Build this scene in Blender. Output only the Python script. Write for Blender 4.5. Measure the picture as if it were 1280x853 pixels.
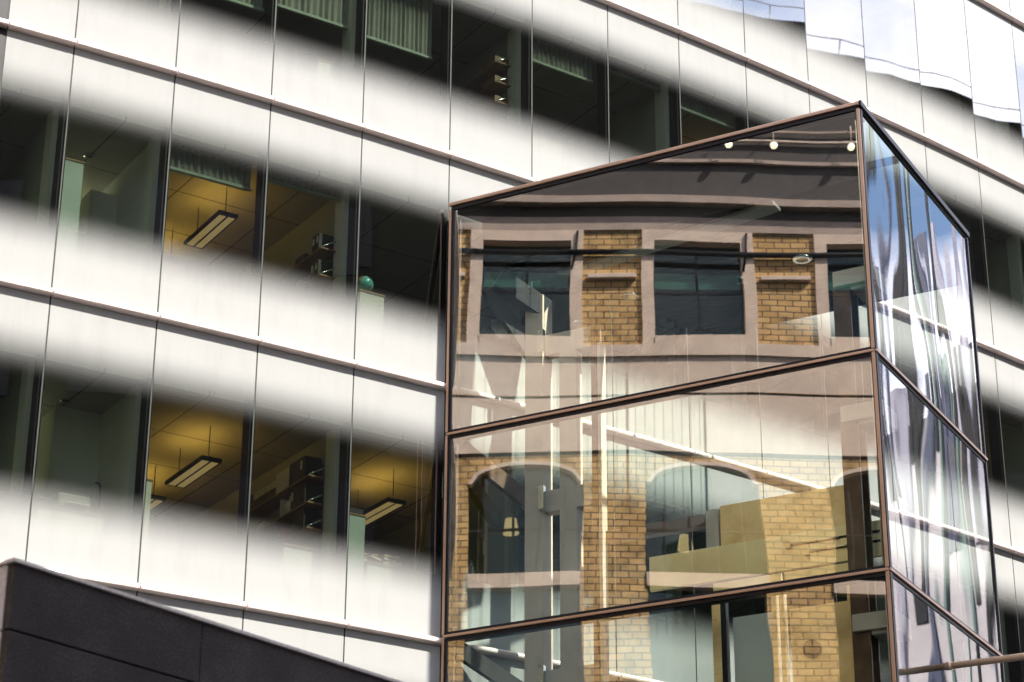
import bpy, bmesh, math, random
from mathutils import Vector, Matrix
random.seed(7)
R = math.radians
scene = bpy.context.scene
for o in list(bpy.data.objects):
    bpy.data.objects.remove(o)
COL = scene.collection

# ------------------------------------------------------------------ camera
PITCH, ROLL = R(23.61), R(0.305)
cd = bpy.data.cameras.new('camera')
cam = bpy.data.objects.new('camera', cd); COL.objects.link(cam)
F = Vector((0, math.cos(PITCH), math.sin(PITCH)))
r0 = Vector((1, 0, 0)); u0 = Vector((0, -math.sin(PITCH), math.cos(PITCH)))
cr = r0 * math.cos(ROLL) + u0 * math.sin(ROLL)
cu = u0 * math.cos(ROLL) - r0 * math.sin(ROLL)
m = Matrix((cr, cu, -F)).transposed().to_4x4()
m.translation = Vector((0, 0, 1.6))
cam.matrix_world = m
cd.sensor_width = 36; cd.lens = 36 * 2840 / 1280
cd.clip_start = 0.5; cd.clip_end = 5000
cd.dof.use_dof = True; cd.dof.focus_distance = 33.0; cd.dof.aperture_fstop = 1.8
scene.camera = cam

# ------------------------------------------------------------------ sky and sun
SUN_EL = R(47)
SUN_AZ = R(118.4)                       # clockwise from +Y
sdir = Vector((math.sin(SUN_AZ) * math.cos(SUN_EL), math.cos(SUN_AZ) * math.cos(SUN_EL), math.sin(SUN_EL)))
w = bpy.data.worlds.new('World'); scene.world = w; w.use_nodes = True
nt = w.node_tree; nt.nodes.clear()
def wn(t, **k):
    n = nt.nodes.new(t)
    for a, b in k.items(): setattr(n, a, b)
    return n
sky = wn('ShaderNodeTexSky', sky_type='NISHITA', sun_disc=False, sun_elevation=SUN_EL, sun_rotation=SUN_AZ)
sky.air_density = 1.0; sky.dust_density = 0.6; sky.ozone_density = 2.0
tc = wn('ShaderNodeTexCoord')
sep = wn('ShaderNodeSeparateXYZ'); nt.links.new(tc.outputs['Generated'], sep.inputs[0])
mz = wn('ShaderNodeMath', operation='MAXIMUM'); nt.links.new(sep.outputs['Z'], mz.inputs[0]); mz.inputs[1].default_value = 0.06
dv = wn('ShaderNodeVectorMath', operation='DIVIDE'); nt.links.new(tc.outputs['Generated'], dv.inputs[0])
cmb = wn('ShaderNodeCombineXYZ')
for k in range(3): nt.links.new(mz.outputs[0], cmb.inputs[k])
nt.links.new(cmb.outputs[0], dv.inputs[1])
noi = wn('ShaderNodeTexNoise'); cmap = wn('ShaderNodeMapping'); cmap.inputs['Location'].default_value = (0.0, 0.0, 0.0); nt.links.new(dv.outputs[0], cmap.inputs[0]); nt.links.new(cmap.outputs[0], noi.inputs['Vector'])
noi.inputs['Scale'].default_value = 1.9; noi.inputs['Detail'].default_value = 7; noi.inputs['Roughness'].default_value = 0.55
lowz = wn('ShaderNodeMath', operation='SUBTRACT'); lowz.inputs[0].default_value = 0.43; nt.links.new(sep.outputs['Z'], lowz.inputs[1])
lowc = wn('ShaderNodeMath', operation='MAXIMUM'); nt.links.new(lowz.outputs[0], lowc.inputs[0]); lowc.inputs[1].default_value = 0.0
hz = wn('ShaderNodeMath', operation='MULTIPLY_ADD'); nt.links.new(lowc.outputs[0], hz.inputs[0]); hz.inputs[1].default_value = 0.45; nt.links.new(noi.outputs[0], hz.inputs[2])
ramp = wn('ShaderNodeValToRGB'); nt.links.new(hz.outputs[0], ramp.inputs[0])
ramp.color_ramp.elements[0].position = 0.42; ramp.color_ramp.elements[1].position = 0.72
bg1 = wn('ShaderNodeBackground'); nt.links.new(sky.outputs[0], bg1.inputs[0]); bg1.inputs[1].default_value = 0.12
bg2 = wn('ShaderNodeBackground'); bg2.inputs[0].default_value = (1.0, 0.95, 0.99, 1); bg2.inputs[1].default_value = 1.75
mx = wn('ShaderNodeMixShader'); nt.links.new(ramp.outputs[0], mx.inputs[0]); nt.links.new(bg1.outputs[0], mx.inputs[1]); nt.links.new(bg2.outputs[0], mx.inputs[2])
wo = wn('ShaderNodeOutputWorld'); nt.links.new(mx.outputs[0], wo.inputs[0])

sl = bpy.data.lights.new('sun', 'SUN'); sl.energy = 4.7; sl.angle = R(0.5); sl.color = (1.0, 0.94, 0.85)
so = bpy.data.objects.new('sun', sl); COL.objects.link(so)
so.rotation_euler = (-sdir).to_track_quat('-Z', 'Y').to_euler(); so.location = sdir * 80

vs = scene.view_settings
scene.display_settings.display_device = 'sRGB'
vs.view_transform = 'Standard'; vs.look = 'None'; vs.gamma = 1; vs.exposure = 1.55
try: vs.use_curve_mapping = False
except Exception: pass
cy = scene.cycles
cy.max_bounces = 14; cy.diffuse_bounces = 3; cy.glossy_bounces = 5; cy.transmission_bounces = 6; cy.transparent_max_bounces = 24
cy.caustics_reflective = False; cy.caustics_refractive = False
cy.sample_clamp_indirect = 6.0
cy.use_denoising = True

# ------------------------------------------------------------------ materials
MATS = {}
def newmat(name):
    mt = bpy.data.materials.new(name); mt.use_nodes = True
    mt.node_tree.nodes.clear(); MATS[name] = mt
    return mt, mt.node_tree
class G:
    """tiny node-graph helper"""
    def __init__(s, tree): s.t = tree
    def n(s, typ, ins=None, **k):
        nd = s.t.nodes.new(typ)
        for a, b in k.items(): setattr(nd, a, b)
        for a, b in (ins or {}).items(): s.put(nd.inputs[a], b)
        return nd
    def put(s, sock, v):
        if hasattr(v, 'is_output'): s.t.links.new(v, sock)
        else: sock.default_value = v
    def math(s, op, a, b=0.0, c=None):
        nd = s.t.nodes.new('ShaderNodeMath'); nd.operation = op
        s.put(nd.inputs[0], a); s.put(nd.inputs[1], b)
        if c is not None: s.put(nd.inputs[2], c)
        return nd.outputs[0]
    def vmath(s, op, a, b=None, scale=None):
        nd = s.t.nodes.new('ShaderNodeVectorMath'); nd.operation = op
        s.put(nd.inputs[0], a)
        if b is not None: s.put(nd.inputs[1], b)
        if scale is not None: s.put(nd.inputs['Scale'], scale)
        return nd.outputs[1] if op == 'DOT_PRODUCT' else nd.outputs[0]
    def out(s, sh):
        o = s.t.nodes.new('ShaderNodeOutputMaterial'); s.t.links.new(sh, o.inputs[0])
    def mix(s, f, a, b):
        nd = s.t.nodes.new('ShaderNodeMixShader'); s.put(nd.inputs[0], f); s.t.links.new(a, nd.inputs[1]); s.t.links.new(b, nd.inputs[2]); return nd.outputs[0]
    def smooth(s, v, a, b):
        nd = s.t.nodes.new('ShaderNodeMapRange'); nd.interpolation_type = 'SMOOTHSTEP'
        s.put(nd.inputs[0], v); nd.inputs[1].default_value = a; nd.inputs[2].default_value = b; return nd.outputs[0]
    def ramp(s, v, stops):
        nd = s.t.nodes.new('ShaderNodeValToRGB'); s.put(nd.inputs[0], v)
        e = nd.color_ramp.elements
        while len(e) < len(stops): e.new(0.5)
        for k, (p_, c_) in enumerate(stops): e[k].position = p_; e[k].color = (*c_, 1)
        return nd.outputs[0]

def plain(name, col, rough=0.6, metal=0.0, vary=0.12, scale=6.0, spec=0.5, bump=0.0, emit=None, es=0.0, coat=0.0):
    mt, t = newmat(name); g = G(t)
    tc = g.n('ShaderNodeTexCoord')
    nz = g.n('ShaderNodeTexNoise', {'Vector': tc.outputs['Object'], 'Scale': scale, 'Detail': 5.0, 'Roughness': 0.6})
    lo = tuple(c * (1 - vary) for c in col); hi = tuple(min(1, c * (1 + vary)) for c in col)
    c = g.ramp(nz.outputs[0], [(0.3, lo), (0.7, hi)])
    b = g.n('ShaderNodeBsdfPrincipled', {'Base Color': c, 'Metallic': metal, 'Specular IOR Level': spec, 'Coat Weight': coat})
    rr = g.math('MULTIPLY_ADD', nz.outputs[0], 0.25 * rough, rough * 0.87); g.put(b.inputs['Roughness'], rr)
    if bump:
        bm = g.n('ShaderNodeBump', {'Height': nz.outputs[0], 'Strength': bump, 'Distance': 0.02}); t.links.new(bm.outputs[0], b.inputs['Normal'])
    if emit: b.inputs['Emission Color'].default_value = (*emit, 1); b.inputs['Emission Strength'].default_value = es
    g.out(b.outputs[0]); return mt

def glass(name, r0, tint, wave, tilt, wscale=0.55, frit=False, stretch=(1, 1, 1), gcol=(1, 1, 1)):
    """sheet glass: Schlick reflection over a tinted clear body; panes are not perfectly flat"""
    mt, t = newmat(name); g = G(t)
    geo = g.n('ShaderNodeNewGeometry'); oi = g.n('ShaderNodeObjectInfo'); tc = g.n('ShaderNodeTexCoord')
    rnd = g.math('MULTIPLY', oi.outputs['Random'], 37.0)
    vec = g.vmath('MULTIPLY', tc.outputs['Object'], stretch)
    nz = g.n('ShaderNodeTexNoise', {'Vector': vec, 'W': rnd, 'Scale': wscale, 'Detail': 1.5, 'Roughness': 0.45}, noise_dimensions='4D')
    wv = g.vmath('SCALE', g.vmath('SUBTRACT', nz.outputs['Color'], (0.5, 0.5, 0.5)), scale=wave)
    wn_ = g.n('ShaderNodeTexWhiteNoise', {'W': rnd}, noise_dimensions='1D')
    tl = g.vmath('SCALE', g.vmath('SUBTRACT', wn_.outputs['Color'], (0.5, 0.5, 0.5)), scale=tilt)
    nrm = g.vmath('NORMALIZE', g.vmath('ADD', g.vmath('ADD', geo.outputs['Normal'], wv), tl))
    cosv = g.math('ABSOLUTE', g.vmath('DOT_PRODUCT', geo.outputs['Incoming'], geo.outputs['Normal']))
    one = g.math('SUBTRACT', 1.0, cosv); p5 = g.math('POWER', one, 5.0)
    fr = g.math('MULTIPLY_ADD', p5, 1 - r0, r0)
    tr = g.n('ShaderNodeBsdfTransparent', {'Color': (*tint, 1)})
    gl = g.n('ShaderNodeBsdfGlossy', {'Color': (*gcol, 1), 'Roughness': 0.0, 'Normal': nrm})
    sh = g.mix(fr, tr.outputs[0], gl.outputs[0])
    if frit:
        sx = g.n('ShaderNodeSeparateXYZ', {0: tc.outputs['Generated']}); v = sx.outputs['Z']
        top = g.smooth(v, 0.665, 0.885); bot = g.smooth(v, 0.345, 0.13)
        top = g.math('POWER', top, 1.35)
        a = g.math('MULTIPLY', g.math('MAXIMUM', top, bot), 0.985)
        gn = g.n('ShaderNodeTexNoise', {'Vector': g.vmath('MULTIPLY', tc.outputs['Object'], (3.0, 3.0, 0.5)), 'W': rnd, 'Scale': 1.6, 'Detail': 6.0, 'Roughness': 0.7}, noise_dimensions='4D')
        fcol = g.ramp(gn.outputs[0], [(0.28, (0.415, 0.42, 0.415)), (0.5, (0.45, 0.456, 0.45)), (0.75, (0.46, 0.466, 0.46))])
        df = g.n('ShaderNodeBsdfDiffuse', {'Color': fcol, 'Roughness': 0.3})
        tl_ = g.n('ShaderNodeBsdfTranslucent', {'Color': (0.5, 0.52, 0.5, 1)})
        fb = g.mix(0.12, df.outputs[0], tl_.outputs[0])
        gf = g.math('MULTIPLY_ADD', p5, 0.9, 0.05)
        gl2 = g.n('ShaderNodeBsdfGlossy', {'Color': (1, 1, 1, 1), 'Roughness': 0.03, 'Normal': nrm})
        fb = g.mix(gf, fb, gl2.outputs[0])
        sh = g.mix(a, sh, fb)
    g.out(sh); return mt

def clear(name, tint):
    mt, t = newmat(name); g = G(t)
    tr = g.n('ShaderNodeBsdfTransparent', {'Color': (*tint, 1)}); g.out(tr.outputs[0]); return mt

def brickmat(name, c1, c2, mortar, bw, bh):
    mt, t = newmat(name); g = G(t)
    tc = g.n('ShaderNodeTexCoord'); sx = g.n('ShaderNodeSeparateXYZ', {0: tc.outputs['Object']})
    xx = g.math('ADD', sx.outputs['X'], sx.outputs['Y'])
    cb = g.n('ShaderNodeCombineXYZ', {0: xx, 1: sx.outputs['Z']})
    br = g.n('ShaderNodeTexBrick', {'Vector': cb.outputs[0], 'Color1': (*c1, 1), 'Color2': (*c2, 1), 'Mortar': (*mortar, 1), 'Scale': 1.0, 'Mortar Size': 0.016, 'Mortar Smooth': 0.2, 'Bias': 0.0, 'Brick Width': bw, 'Row Height': bh})
    nz = g.n('ShaderNodeTexNoise', {'Vector': tc.outputs['Object'], 'Scale': 2.3, 'Detail': 6.0})
    mr = g.ramp(nz.outputs[0], [(0.28, (0.48, 0.46, 0.44)), (0.45, (0.85, 0.85, 0.84)), (0.7, (1.15, 1.15, 1.15))])
    mxc = g.n('ShaderNodeMix', {0: 1.0}, data_type='RGBA', blend_type='MULTIPLY')
    t.links.new(br.outputs['Color'], mxc.inputs[6]); t.links.new(mr, mxc.inputs[7])
    b = g.n('ShaderNodeBsdfPrincipled', {'Base Color': mxc.outputs[2], 'Roughness': 0.85})
    bm = g.n('ShaderNodeBump', {'Height': br.outputs['Fac'], 'Strength': 0.6, 'Distance': 0.01}, invert=True); t.links.new(bm.outputs[0], b.inputs['Normal'])
    g.out(b.outputs[0]); return mt

glass('facade_glass', 0.30, (0.52, 0.555, 0.50), 0.014, 0.010, 0.5, frit=True)
glass('tower_glass', 0.28, (0.93, 0.985, 0.95), 0.012, 0.002, 0.45, stretch=(0.6, 1, 1.1))
glass('side_glass', 0.22, (0.95, 0.98, 0.97), 0.026, 0.004, 0.9, stretch=(1, 1.0, 0.25))
glass('window_glass', 0.03, (0.5, 0.66, 0.62), 0.01, 0.01, 0.5)
glass('mirror_glass', 0.35, (0.25, 0.35, 0.45), 0.01, 0.01, 0.5, gcol=(0.5, 0.62, 1.0))
clear('glass_edge', (0.93, 0.97, 0.95))
plain('lit_brass', (0.98, 0.82, 0.52), 0.30, 0.8, 0.1, 2)  # lighter copy of the brass, for the brightly lit lift band
plain('aged_stone', (0.42, 0.32, 0.26), 0.85, 0, 0.15, 2)
plain('copper_metal', (0.44, 0.30, 0.22), 0.38, 0.8, 0.08, 3)
plain('ledge_metal', (0.78, 0.65, 0.61), 0.48, 0.3, 0.06, 3)
plain('black_metal', (0.010, 0.009, 0.011), 0.42, 0.0, 0.2, 5, spec=0.25)
plain('dark_fin', (0.011, 0.009, 0.012), 0.45, 0.0, 0.2, 4, spec=0.15)
plain('joint_seal', (0.012, 0.020, 0.015), 0.7, 0, 0.2, 4)
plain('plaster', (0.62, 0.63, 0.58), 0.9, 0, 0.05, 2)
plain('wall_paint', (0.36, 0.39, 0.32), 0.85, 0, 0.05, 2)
plain('pale_daylit_paint', (0.74, 0.76, 0.66), 0.8, 0, 0.05, 2)  # pale paint; daylight by the glass is put into its colour
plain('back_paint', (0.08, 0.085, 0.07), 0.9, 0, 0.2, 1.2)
plain('carpet', (0.025, 0.027, 0.025), 0.95, 0, 0.2, 8, spec=0.1)
plain('lamp_body', (0.015, 0.013, 0.012), 0.45, 0, 0.1, 5)
plain('lamp_tube', (0.5, 0.42, 0.28), 0.5, 0, 0.02, 5, emit=(1.0, 0.66, 0.27), es=0.20)
plain('lamp_uplight', (0.8, 0.7, 0.4), 0.5, 0, 0.02, 5, emit=(1.0, 0.54, 0.11), es=5.6)
plain('added_fill_glow', (0.8, 0.8, 0.7), 0.5, 0, 0.02, 5, emit=(1.0, 0.93, 0.62), es=48.0)  # strong glow for the fill lamps added to the left rooms
plain('spot_lens', (0.8, 0.8, 0.7), 0.3, 0, 0.02, 5, emit=(1.0, 0.9, 0.65), es=1.2)
plain('chrome', (0.55, 0.56, 0.55), 0.22, 1.0, 0.05, 4)
plain('curtain_cloth', (0.30, 0.32, 0.28), 0.9, 0, 0.12, 5)
plain('hem_cloth', (0.42, 0.50, 0.42), 0.8, 0, 0.08, 5)
plain('wood', (0.30, 0.17, 0.075), 0.55, 0, 0.25, 4)
plain('binder_black', (0.016, 0.018, 0.021), 0.5, 0, 0.2, 6)
plain('binder_white', (0.62, 0.62, 0.57), 0.6, 0, 0.06, 6)
plain('paper', (0.72, 0.72, 0.66), 0.8, 0, 0.05, 8)
plain('red_card', (0.33, 0.045, 0.04), 0.6, 0, 0.15, 6)
plain('yellow_card', (0.66, 0.55, 0.13), 0.6, 0, 0.1, 6)
plain('teal_paint', (0.40, 0.50, 0.45), 0.5, 0, 0.06, 3)
plain('cream_paint', (0.60, 0.60, 0.52), 0.5, 0, 0.05, 3)
plain('steel_paint', (0.30, 0.29, 0.26), 0.5, 0.2, 0.08, 3)
plain('column_stone', (0.60, 0.49, 0.39), 0.7, 0, 0.07, 3)
plain('bronze_steel', (0.13, 0.075, 0.048), 0.42, 0.5, 0.3, 3)
plain('soffit', (0.024, 0.020, 0.018), 0.7, 0, 0.12, 2)
plain('fascia', (0.022, 0.018, 0.016), 0.7, 0, 0.12, 2, spec=0.15)
plain('coffer', (0.16, 0.17, 0.15), 0.6, 0, 0.15, 3)
plain('slate', (0.050, 0.040, 0.036), 0.75, 0, 0.25, 3)
plain('stone_trim', (0.70, 0.54, 0.42), 0.85, 0, 0.12, 2)
plain('asphalt', (0.05, 0.05, 0.052), 0.9, 0, 0.2, 3)
plain('paving', (0.22, 0.21, 0.2), 0.9, 0, 0.2, 3)
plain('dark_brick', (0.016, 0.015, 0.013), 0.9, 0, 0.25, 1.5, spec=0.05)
plain('navy_cladding', (0.025, 0.035, 0.10), 0.5, 0, 0.15, 0.5)
plain('teal_cladding', (0.10, 0.20, 0.18), 0.6, 0, 0.15, 0.5)
plain('lavender_cladding', (0.42, 0.40, 0.50), 0.6, 0, 0.1, 0.5)
plain('grey_cladding', (0.20, 0.19, 0.18), 0.6, 0, 0.2, 0.5)
plain('white_render', (0.64, 0.59, 0.62), 0.8, 0, 0.14, 0.5)
plain('rail_metal', (0.78, 0.52, 0.37), 0.4, 0.3, 0.05, 3)
plain('light_stone', (0.62, 0.55, 0.50), 0.75, 0, 0.2, 30)
plain('teal_room', (0.006, 0.02, 0.018), 0.9, 0, 0.25, 1)
plain('shade_cloth', (0.8, 0.65, 0.4), 0.6, 0, 0.05, 3, emit=(1.0, 0.45, 0.22), es=1.6)
brickmat('yellow_brick', (0.74, 0.47, 0.19), (0.56, 0.33, 0.115), (0.15, 0.09, 0.05), 0.38, 0.158)

# brushed brass with scratches and stains
mt, t = newmat('brass'); g = G(t)
tc_ = g.n('ShaderNodeTexCoord')
n1 = g.n('ShaderNodeTexNoise', {'Vector': g.vmath('MULTIPLY', tc_.outputs['Object'], (2.0, 2.0, 60.0)), 'Scale': 2.0, 'Detail': 4.0})
n2 = g.n('ShaderNodeTexNoise', {'Vector': tc_.outputs['Object'], 'Scale': 1.7, 'Detail': 6.0, 'Roughness': 0.65})
c = g.ramp(n2.outputs[0], [(0.25, (0.62, 0.42, 0.20)), (0.55, (0.92, 0.70, 0.40)), (0.8, (0.95, 0.78, 0.52))])
b = g.n('ShaderNodeBsdfPrincipled', {'Base Color': c, 'Metallic': 0.75, 'Roughness': g.math('MULTIPLY_ADD', n1.outputs[0], 0.25, 0.2)})
g.out(b.outputs[0])
# polished dark granite with speckle
mt, t = newmat('granite'); g = G(t)
tc_ = g.n('ShaderNodeTexCoord')
v1 = g.n('ShaderNodeTexVoronoi', {'Vector': tc_.outputs['Object'], 'Scale': 55.0})
n2 = g.n('ShaderNodeTexNoise', {'Vector': tc_.outputs['Object'], 'Scale': 1.1, 'Detail': 7.0, 'Roughness': 0.65})
n3 = g.n('ShaderNodeTexNoise', {'Vector': tc_.outputs['Object'], 'Scale': 60.0, 'Detail': 3.0})
fa = g.math('ADD', g.math('MULTIPLY', n3.outputs[0], 0.7), g.math('MULTIPLY', n2.outputs[0], 0.5))
c = g.ramp(fa, [(0.40, (0.014, 0.011, 0.010)), (0.62, (0.040, 0.032, 0.030)), (0.78, (0.11, 0.09, 0.08))])
b = g.n('ShaderNodeBsdfPrincipled', {'Base Color': c, 'Roughness': 0.55, 'Specular IOR Level': 0.35})
g.out(b.outputs[0])
# ceiling tiles: plaster with thin open joints
mt, t = newmat('ceiling_board'); g = G(t)
tc_ = g.n('ShaderNodeTexCoord')
mp = g.n('ShaderNodeMapping', {'Vector': tc_.outputs['Object'], 'Rotation': (0, 0, R(-33))})
br = g.n('ShaderNodeTexBrick', {'Vector': mp.outputs[0], 'Color1': (0.36, 0.355, 0.30, 1), 'Color2': (0.32, 0.315, 0.27, 1), 'Mortar': (0.05, 0.045, 0.04, 1), 'Scale': 1.0, 'Mortar Size': 0.011, 'Brick Width': 1.5, 'Row Height': 1.25}, offset=0.0)
b = g.n('ShaderNodeBsdfPrincipled', {'Base Color': br.outputs[0], 'Roughness': 0.8}); g.out(b.outputs[0])
# globe with seas and land
mt, t = newmat('globe_map'); g = G(t)
tc_ = g.n('ShaderNodeTexCoord')
n2 = g.n('ShaderNodeTexNoise', {'Vector': tc_.outputs['Object'], 'Scale': 7.0, 'Detail': 5.0})
c = g.ramp(n2.outputs[0], [(0.50, (0.13, 0.50, 0.47)), (0.56, (0.30, 0.28, 0.14)), (0.62, (0.42, 0.17, 0.10))])
b = g.n('ShaderNodeBsdfPrincipled', {'Base Color': c, 'Roughness': 0.25, 'Coat Weight': 0.5}); g.out(b.outputs[0])

# ------------------------------------------------------------------ mesh helpers
class MB:
    def __init__(s): s.bm = bmesh.new()
    def box(s, x0, x1, y0, y1, z0, z1, mi=0, bev=0.0):
        bm = s.bm
        vs_ = [bm.verts.new(p) for p in ((x0,y0,z0),(x1,y0,z0),(x1,y1,z0),(x0,y1,z0),(x0,y0,z1),(x1,y0,z1),(x1,y1,z1),(x0,y1,z1))]
        fs = [bm.faces.new([vs_[i] for i in q]) for q in ((3,2,1,0),(4,5,6,7),(0,1,5,4),(1,2,6,5),(2,3,7,6),(3,0,4,7))]
        for f_ in fs: f_.material_index = mi
        if bev:
            es = list({e for f_ in fs for e in f_.edges})
            r_ = bmesh.ops.bevel(bm, geom=es, offset=bev, segments=2, affect='EDGES', profile=0.5)
            for f_ in r_['faces']: f_.material_index = mi
        return s
    def prism(s, pts, axis_fn, h0, h1, mi=0):
        """closed polygon pts swept between h0 and h1; axis_fn(p, h) -> xyz"""
        a = [s.bm.verts.new(axis_fn(p_, h0)) for p_ in pts]; b_ = [s.bm.verts.new(axis_fn(p_, h1)) for p_ in pts]
        n = len(pts)
        fs = [s.bm.faces.new(a[::-1]), s.bm.faces.new(b_)]
        for k in range(n): fs.append(s.bm.faces.new((a[k], a[(k+1) % n], b_[(k+1) % n], b_[k])))
        for f_ in fs: f_.material_index = mi
        return s
    def tube(s, pts, r, n=10, mi=0, caps=True):
        pts = [Vector(p_) for p_ in pts]; rings = []
        for i, p_ in enumerate(pts):
            d = (pts[min(i+1, len(pts)-1)] - pts[max(i-1, 0)]).normalized()
            a = d.orthogonal().normalized() if i == 0 else (rings_a - d * rings_a.dot(d)).normalized()
            rings_a = a; b_ = d.cross(a)
            rings.append([s.bm.verts.new(p_ + (a * math.cos(2*math.pi*k/n) + b_ * math.sin(2*math.pi*k/n)) * r) for k in range(n)])
        for i in range(len(rings)-1):
            for k in range(n):
                f_ = s.bm.faces.new((rings[i][k], rings[i][(k+1) % n], rings[i+1][(k+1) % n], rings[i+1][k])); f_.smooth = True; f_.material_index = mi
        if caps:
            s.bm.faces.new(rings[0][::-1]).material_index = mi; s.bm.faces.new(rings[-1]).material_index = mi
        return s
    def lathe(s, prof, n=24, mi=0, c=(0, 0, 0)):
        rows = []
        for r_, z_ in prof:
            rows.append([s.bm.verts.new((c[0] + r_*math.cos(2*math.pi*k/n), c[1] + r_*math.sin(2*math.pi*k/n), c[2] + z_)) for k in range(n)])
        for i in range(len(rows)-1):
            for k in range(n):
                f_ = s.bm.faces.new((rows[i][k], rows[i][(k+1) % n], rows[i+1][(k+1) % n], rows[i+1][k])); f_.smooth = True; f_.material_index = mi
        s.bm.faces.new(rows[0][::-1]).material_index = mi; s.bm.faces.new(rows[-1]).material_index = mi
        return s
    def beam(s, p0, p1, wd, ht, mi=0):
        p0, p1 = Vector(p0), Vector(p1); d = (p1 - p0).normalized()
        sd = d.cross(Vector((0, 0, 1))).normalized(); up = sd.cross(d).normalized()
        q = []
        for p_ in (p0, p1):
            for a, b_ in ((-1,-1),(1,-1),(1,1),(-1,1)): q.append(s.bm.verts.new(p_ + sd*a*wd/2 + up*b_*ht/2))
        for f_ in ((3,2,1,0),(4,5,6,7),(0,1,5,4),(1,2,6,5),(2,3,7,6),(3,0,4,7)):
            s.bm.faces.new([q[i] for i in f_]).material_index = mi
        return s
    def build(s, name, mats, parent=None):
        bmesh.ops.recalc_face_normals(s.bm, faces=s.bm.faces)
        me = bpy.data.meshes.new(name); s.bm.to_mesh(me); s.bm.free()
        for m_ in (mats if isinstance(mats, (list, tuple)) else [mats]): me.materials.append(MATS[m_])
        o = bpy.data.objects.new(name, me); COL.objects.link(o)
        if parent is not None: o.parent = parent
        return o
def tag(o, label=None, cat=None, group=None, kind=None):
    if label: o['label'] = label
    if cat: o['category'] = cat
    if group: o['group'] = group
    if kind: o['kind'] = kind
    return o
def empty(name, loc, rz, label, cat, group=None):
    o = bpy.data.objects.new(name, None); o.empty_display_size = 0.2; COL.objects.link(o)
    o.location = loc; o.rotation_euler = (0, 0, rz)
    return tag(o, label, cat, group)
def copy_tree(o, parent=None):
    c_ = o.copy(); COL.objects.link(c_)
    if parent is not None: c_.parent = parent
    for ch in list(o.children): copy_tree(ch, c_)
    return c_

# ------------------------------------------------------------------ facade plan: mullion points on a gentle convex arc
MP = {0:(-6.8522,26.4743),1:(-6.0238,26.9519),2:(-4.7436,27.7150),3:(-3.4749,28.4967),4:(-2.2113,29.3006),5:(-0.9524,30.1269),6:(0.2929,30.9693),
      7:(1.5299,31.8314),8:(2.7519,32.7089),9:(3.9577,33.6012),10:(5.1484,34.5100),11:(6.3243,35.4366),12:(7.4851,36.3818),13:(8.6443,37.3580),14:(9.7696,38.3382)}
a = R(41.4)
for k in range(15, 21):
    MP[k] = (MP[k-1][0] + 1.5*math.cos(a), MP[k-1][1] + 1.5*math.sin(a)); a += R(0.9)
a = R(29.6)
MP[-1] = (MP[0][0] - 0.62*math.cos(a), MP[0][1] - 0.62*math.sin(a))
for k in range(-2, -5, -1):
    a -= R(0.9); MP[k] = (MP[k+1][0] - 1.5*math.cos(a), MP[k+1][1] - 1.5*math.sin(a))
JMIN, JMAX = -4, 20
ZA, ST = 17.736, 3.764
LV = {k: ZA + ST*k for k in range(-4, 5)}         # ledge heights; 0 is the ledge beside the tower roof
CEIL = 0.83
def ang(j): 
    p0, p1 = MP[j], MP[j+1]; return math.atan2(p1[1]-p0[1], p1[0]-p0[0])
def P(j, s, d, z):
    th = ang(j); return Vector((MP[j][0] + s*math.cos(th) - d*math.sin(th), MP[j][1] + s*math.sin(th) + d*math.cos(th), z))
def seglen(j): return math.hypot(MP[j+1][0]-MP[j][0], MP[j+1][1]-MP[j][1])

# ------------------------------------------------------------------ ground
gb = MB(); gb.box(-600, 600, -600, 900, -0.5, 0.0)
tag(gb.build('ground', 'asphalt'), kind='structure')

# ------------------------------------------------------------------ office building
OB = empty('office_building', (0, 0, 0), 0, 'long curved office building of tall glass panels with white bands and thin metal ledges', 'building')
def arc_ring(d0, d1, z0, z1, mi_top=0, mi_bot=1, name='floor_slab', mats=('carpet', 'ceiling_board')):
    mb = MB(); bm = mb.bm
    js = list(range(JMIN, JMAX+1))
    def pt(j, d):
        jj = min(j, JMAX-1); th = ang(jj); th2 = ang(max(jj-1, JMIN)) if j < JMAX else th
        t_ = (th + th2)/2
        return (MP[j][0] - d*math.sin(t_), MP[j][1] + d*math.cos(t_))
    rows = []
    for j in js:
        a0, a1 = pt(j, d0), pt(j, d1)
        rows.append([bm.verts.new((*a0, z0)), bm.verts.new((*a1, z0)), bm.verts.new((*a1, z1)), bm.verts.new((*a0, z1))])
    for i in range(len(rows)-1):
        A, B = rows[i], rows[i+1]
        for k, mi in ((0, mi_bot), (1, mi_bot), (2, mi_top), (3, mi_bot)):
            bm.faces.new((A[k], B[k], B[(k+1) % 4], A[(k+1) % 4])).material_index = mi
    bm.faces.new(rows[0]); bm.faces.new(rows[-1][::-1])
    return mb.build(name, list(mats), OB)
for k in range(-3, 4):
    arc_ring(0.13, 7.6, LV[k] - CEIL, LV[k] + 0.02)
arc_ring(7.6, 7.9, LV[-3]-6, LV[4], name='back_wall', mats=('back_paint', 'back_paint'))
arc_ring(0.0, 7.9, LV[4]-0.6, LV[4]+0.3, name='roof', mats=('plaster', 'plaster'))
arc_ring(0.0, 1.0, 0.0, LV[-3]-CEIL, name='plinth', mats=('light_stone', 'light_stone'))

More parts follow.
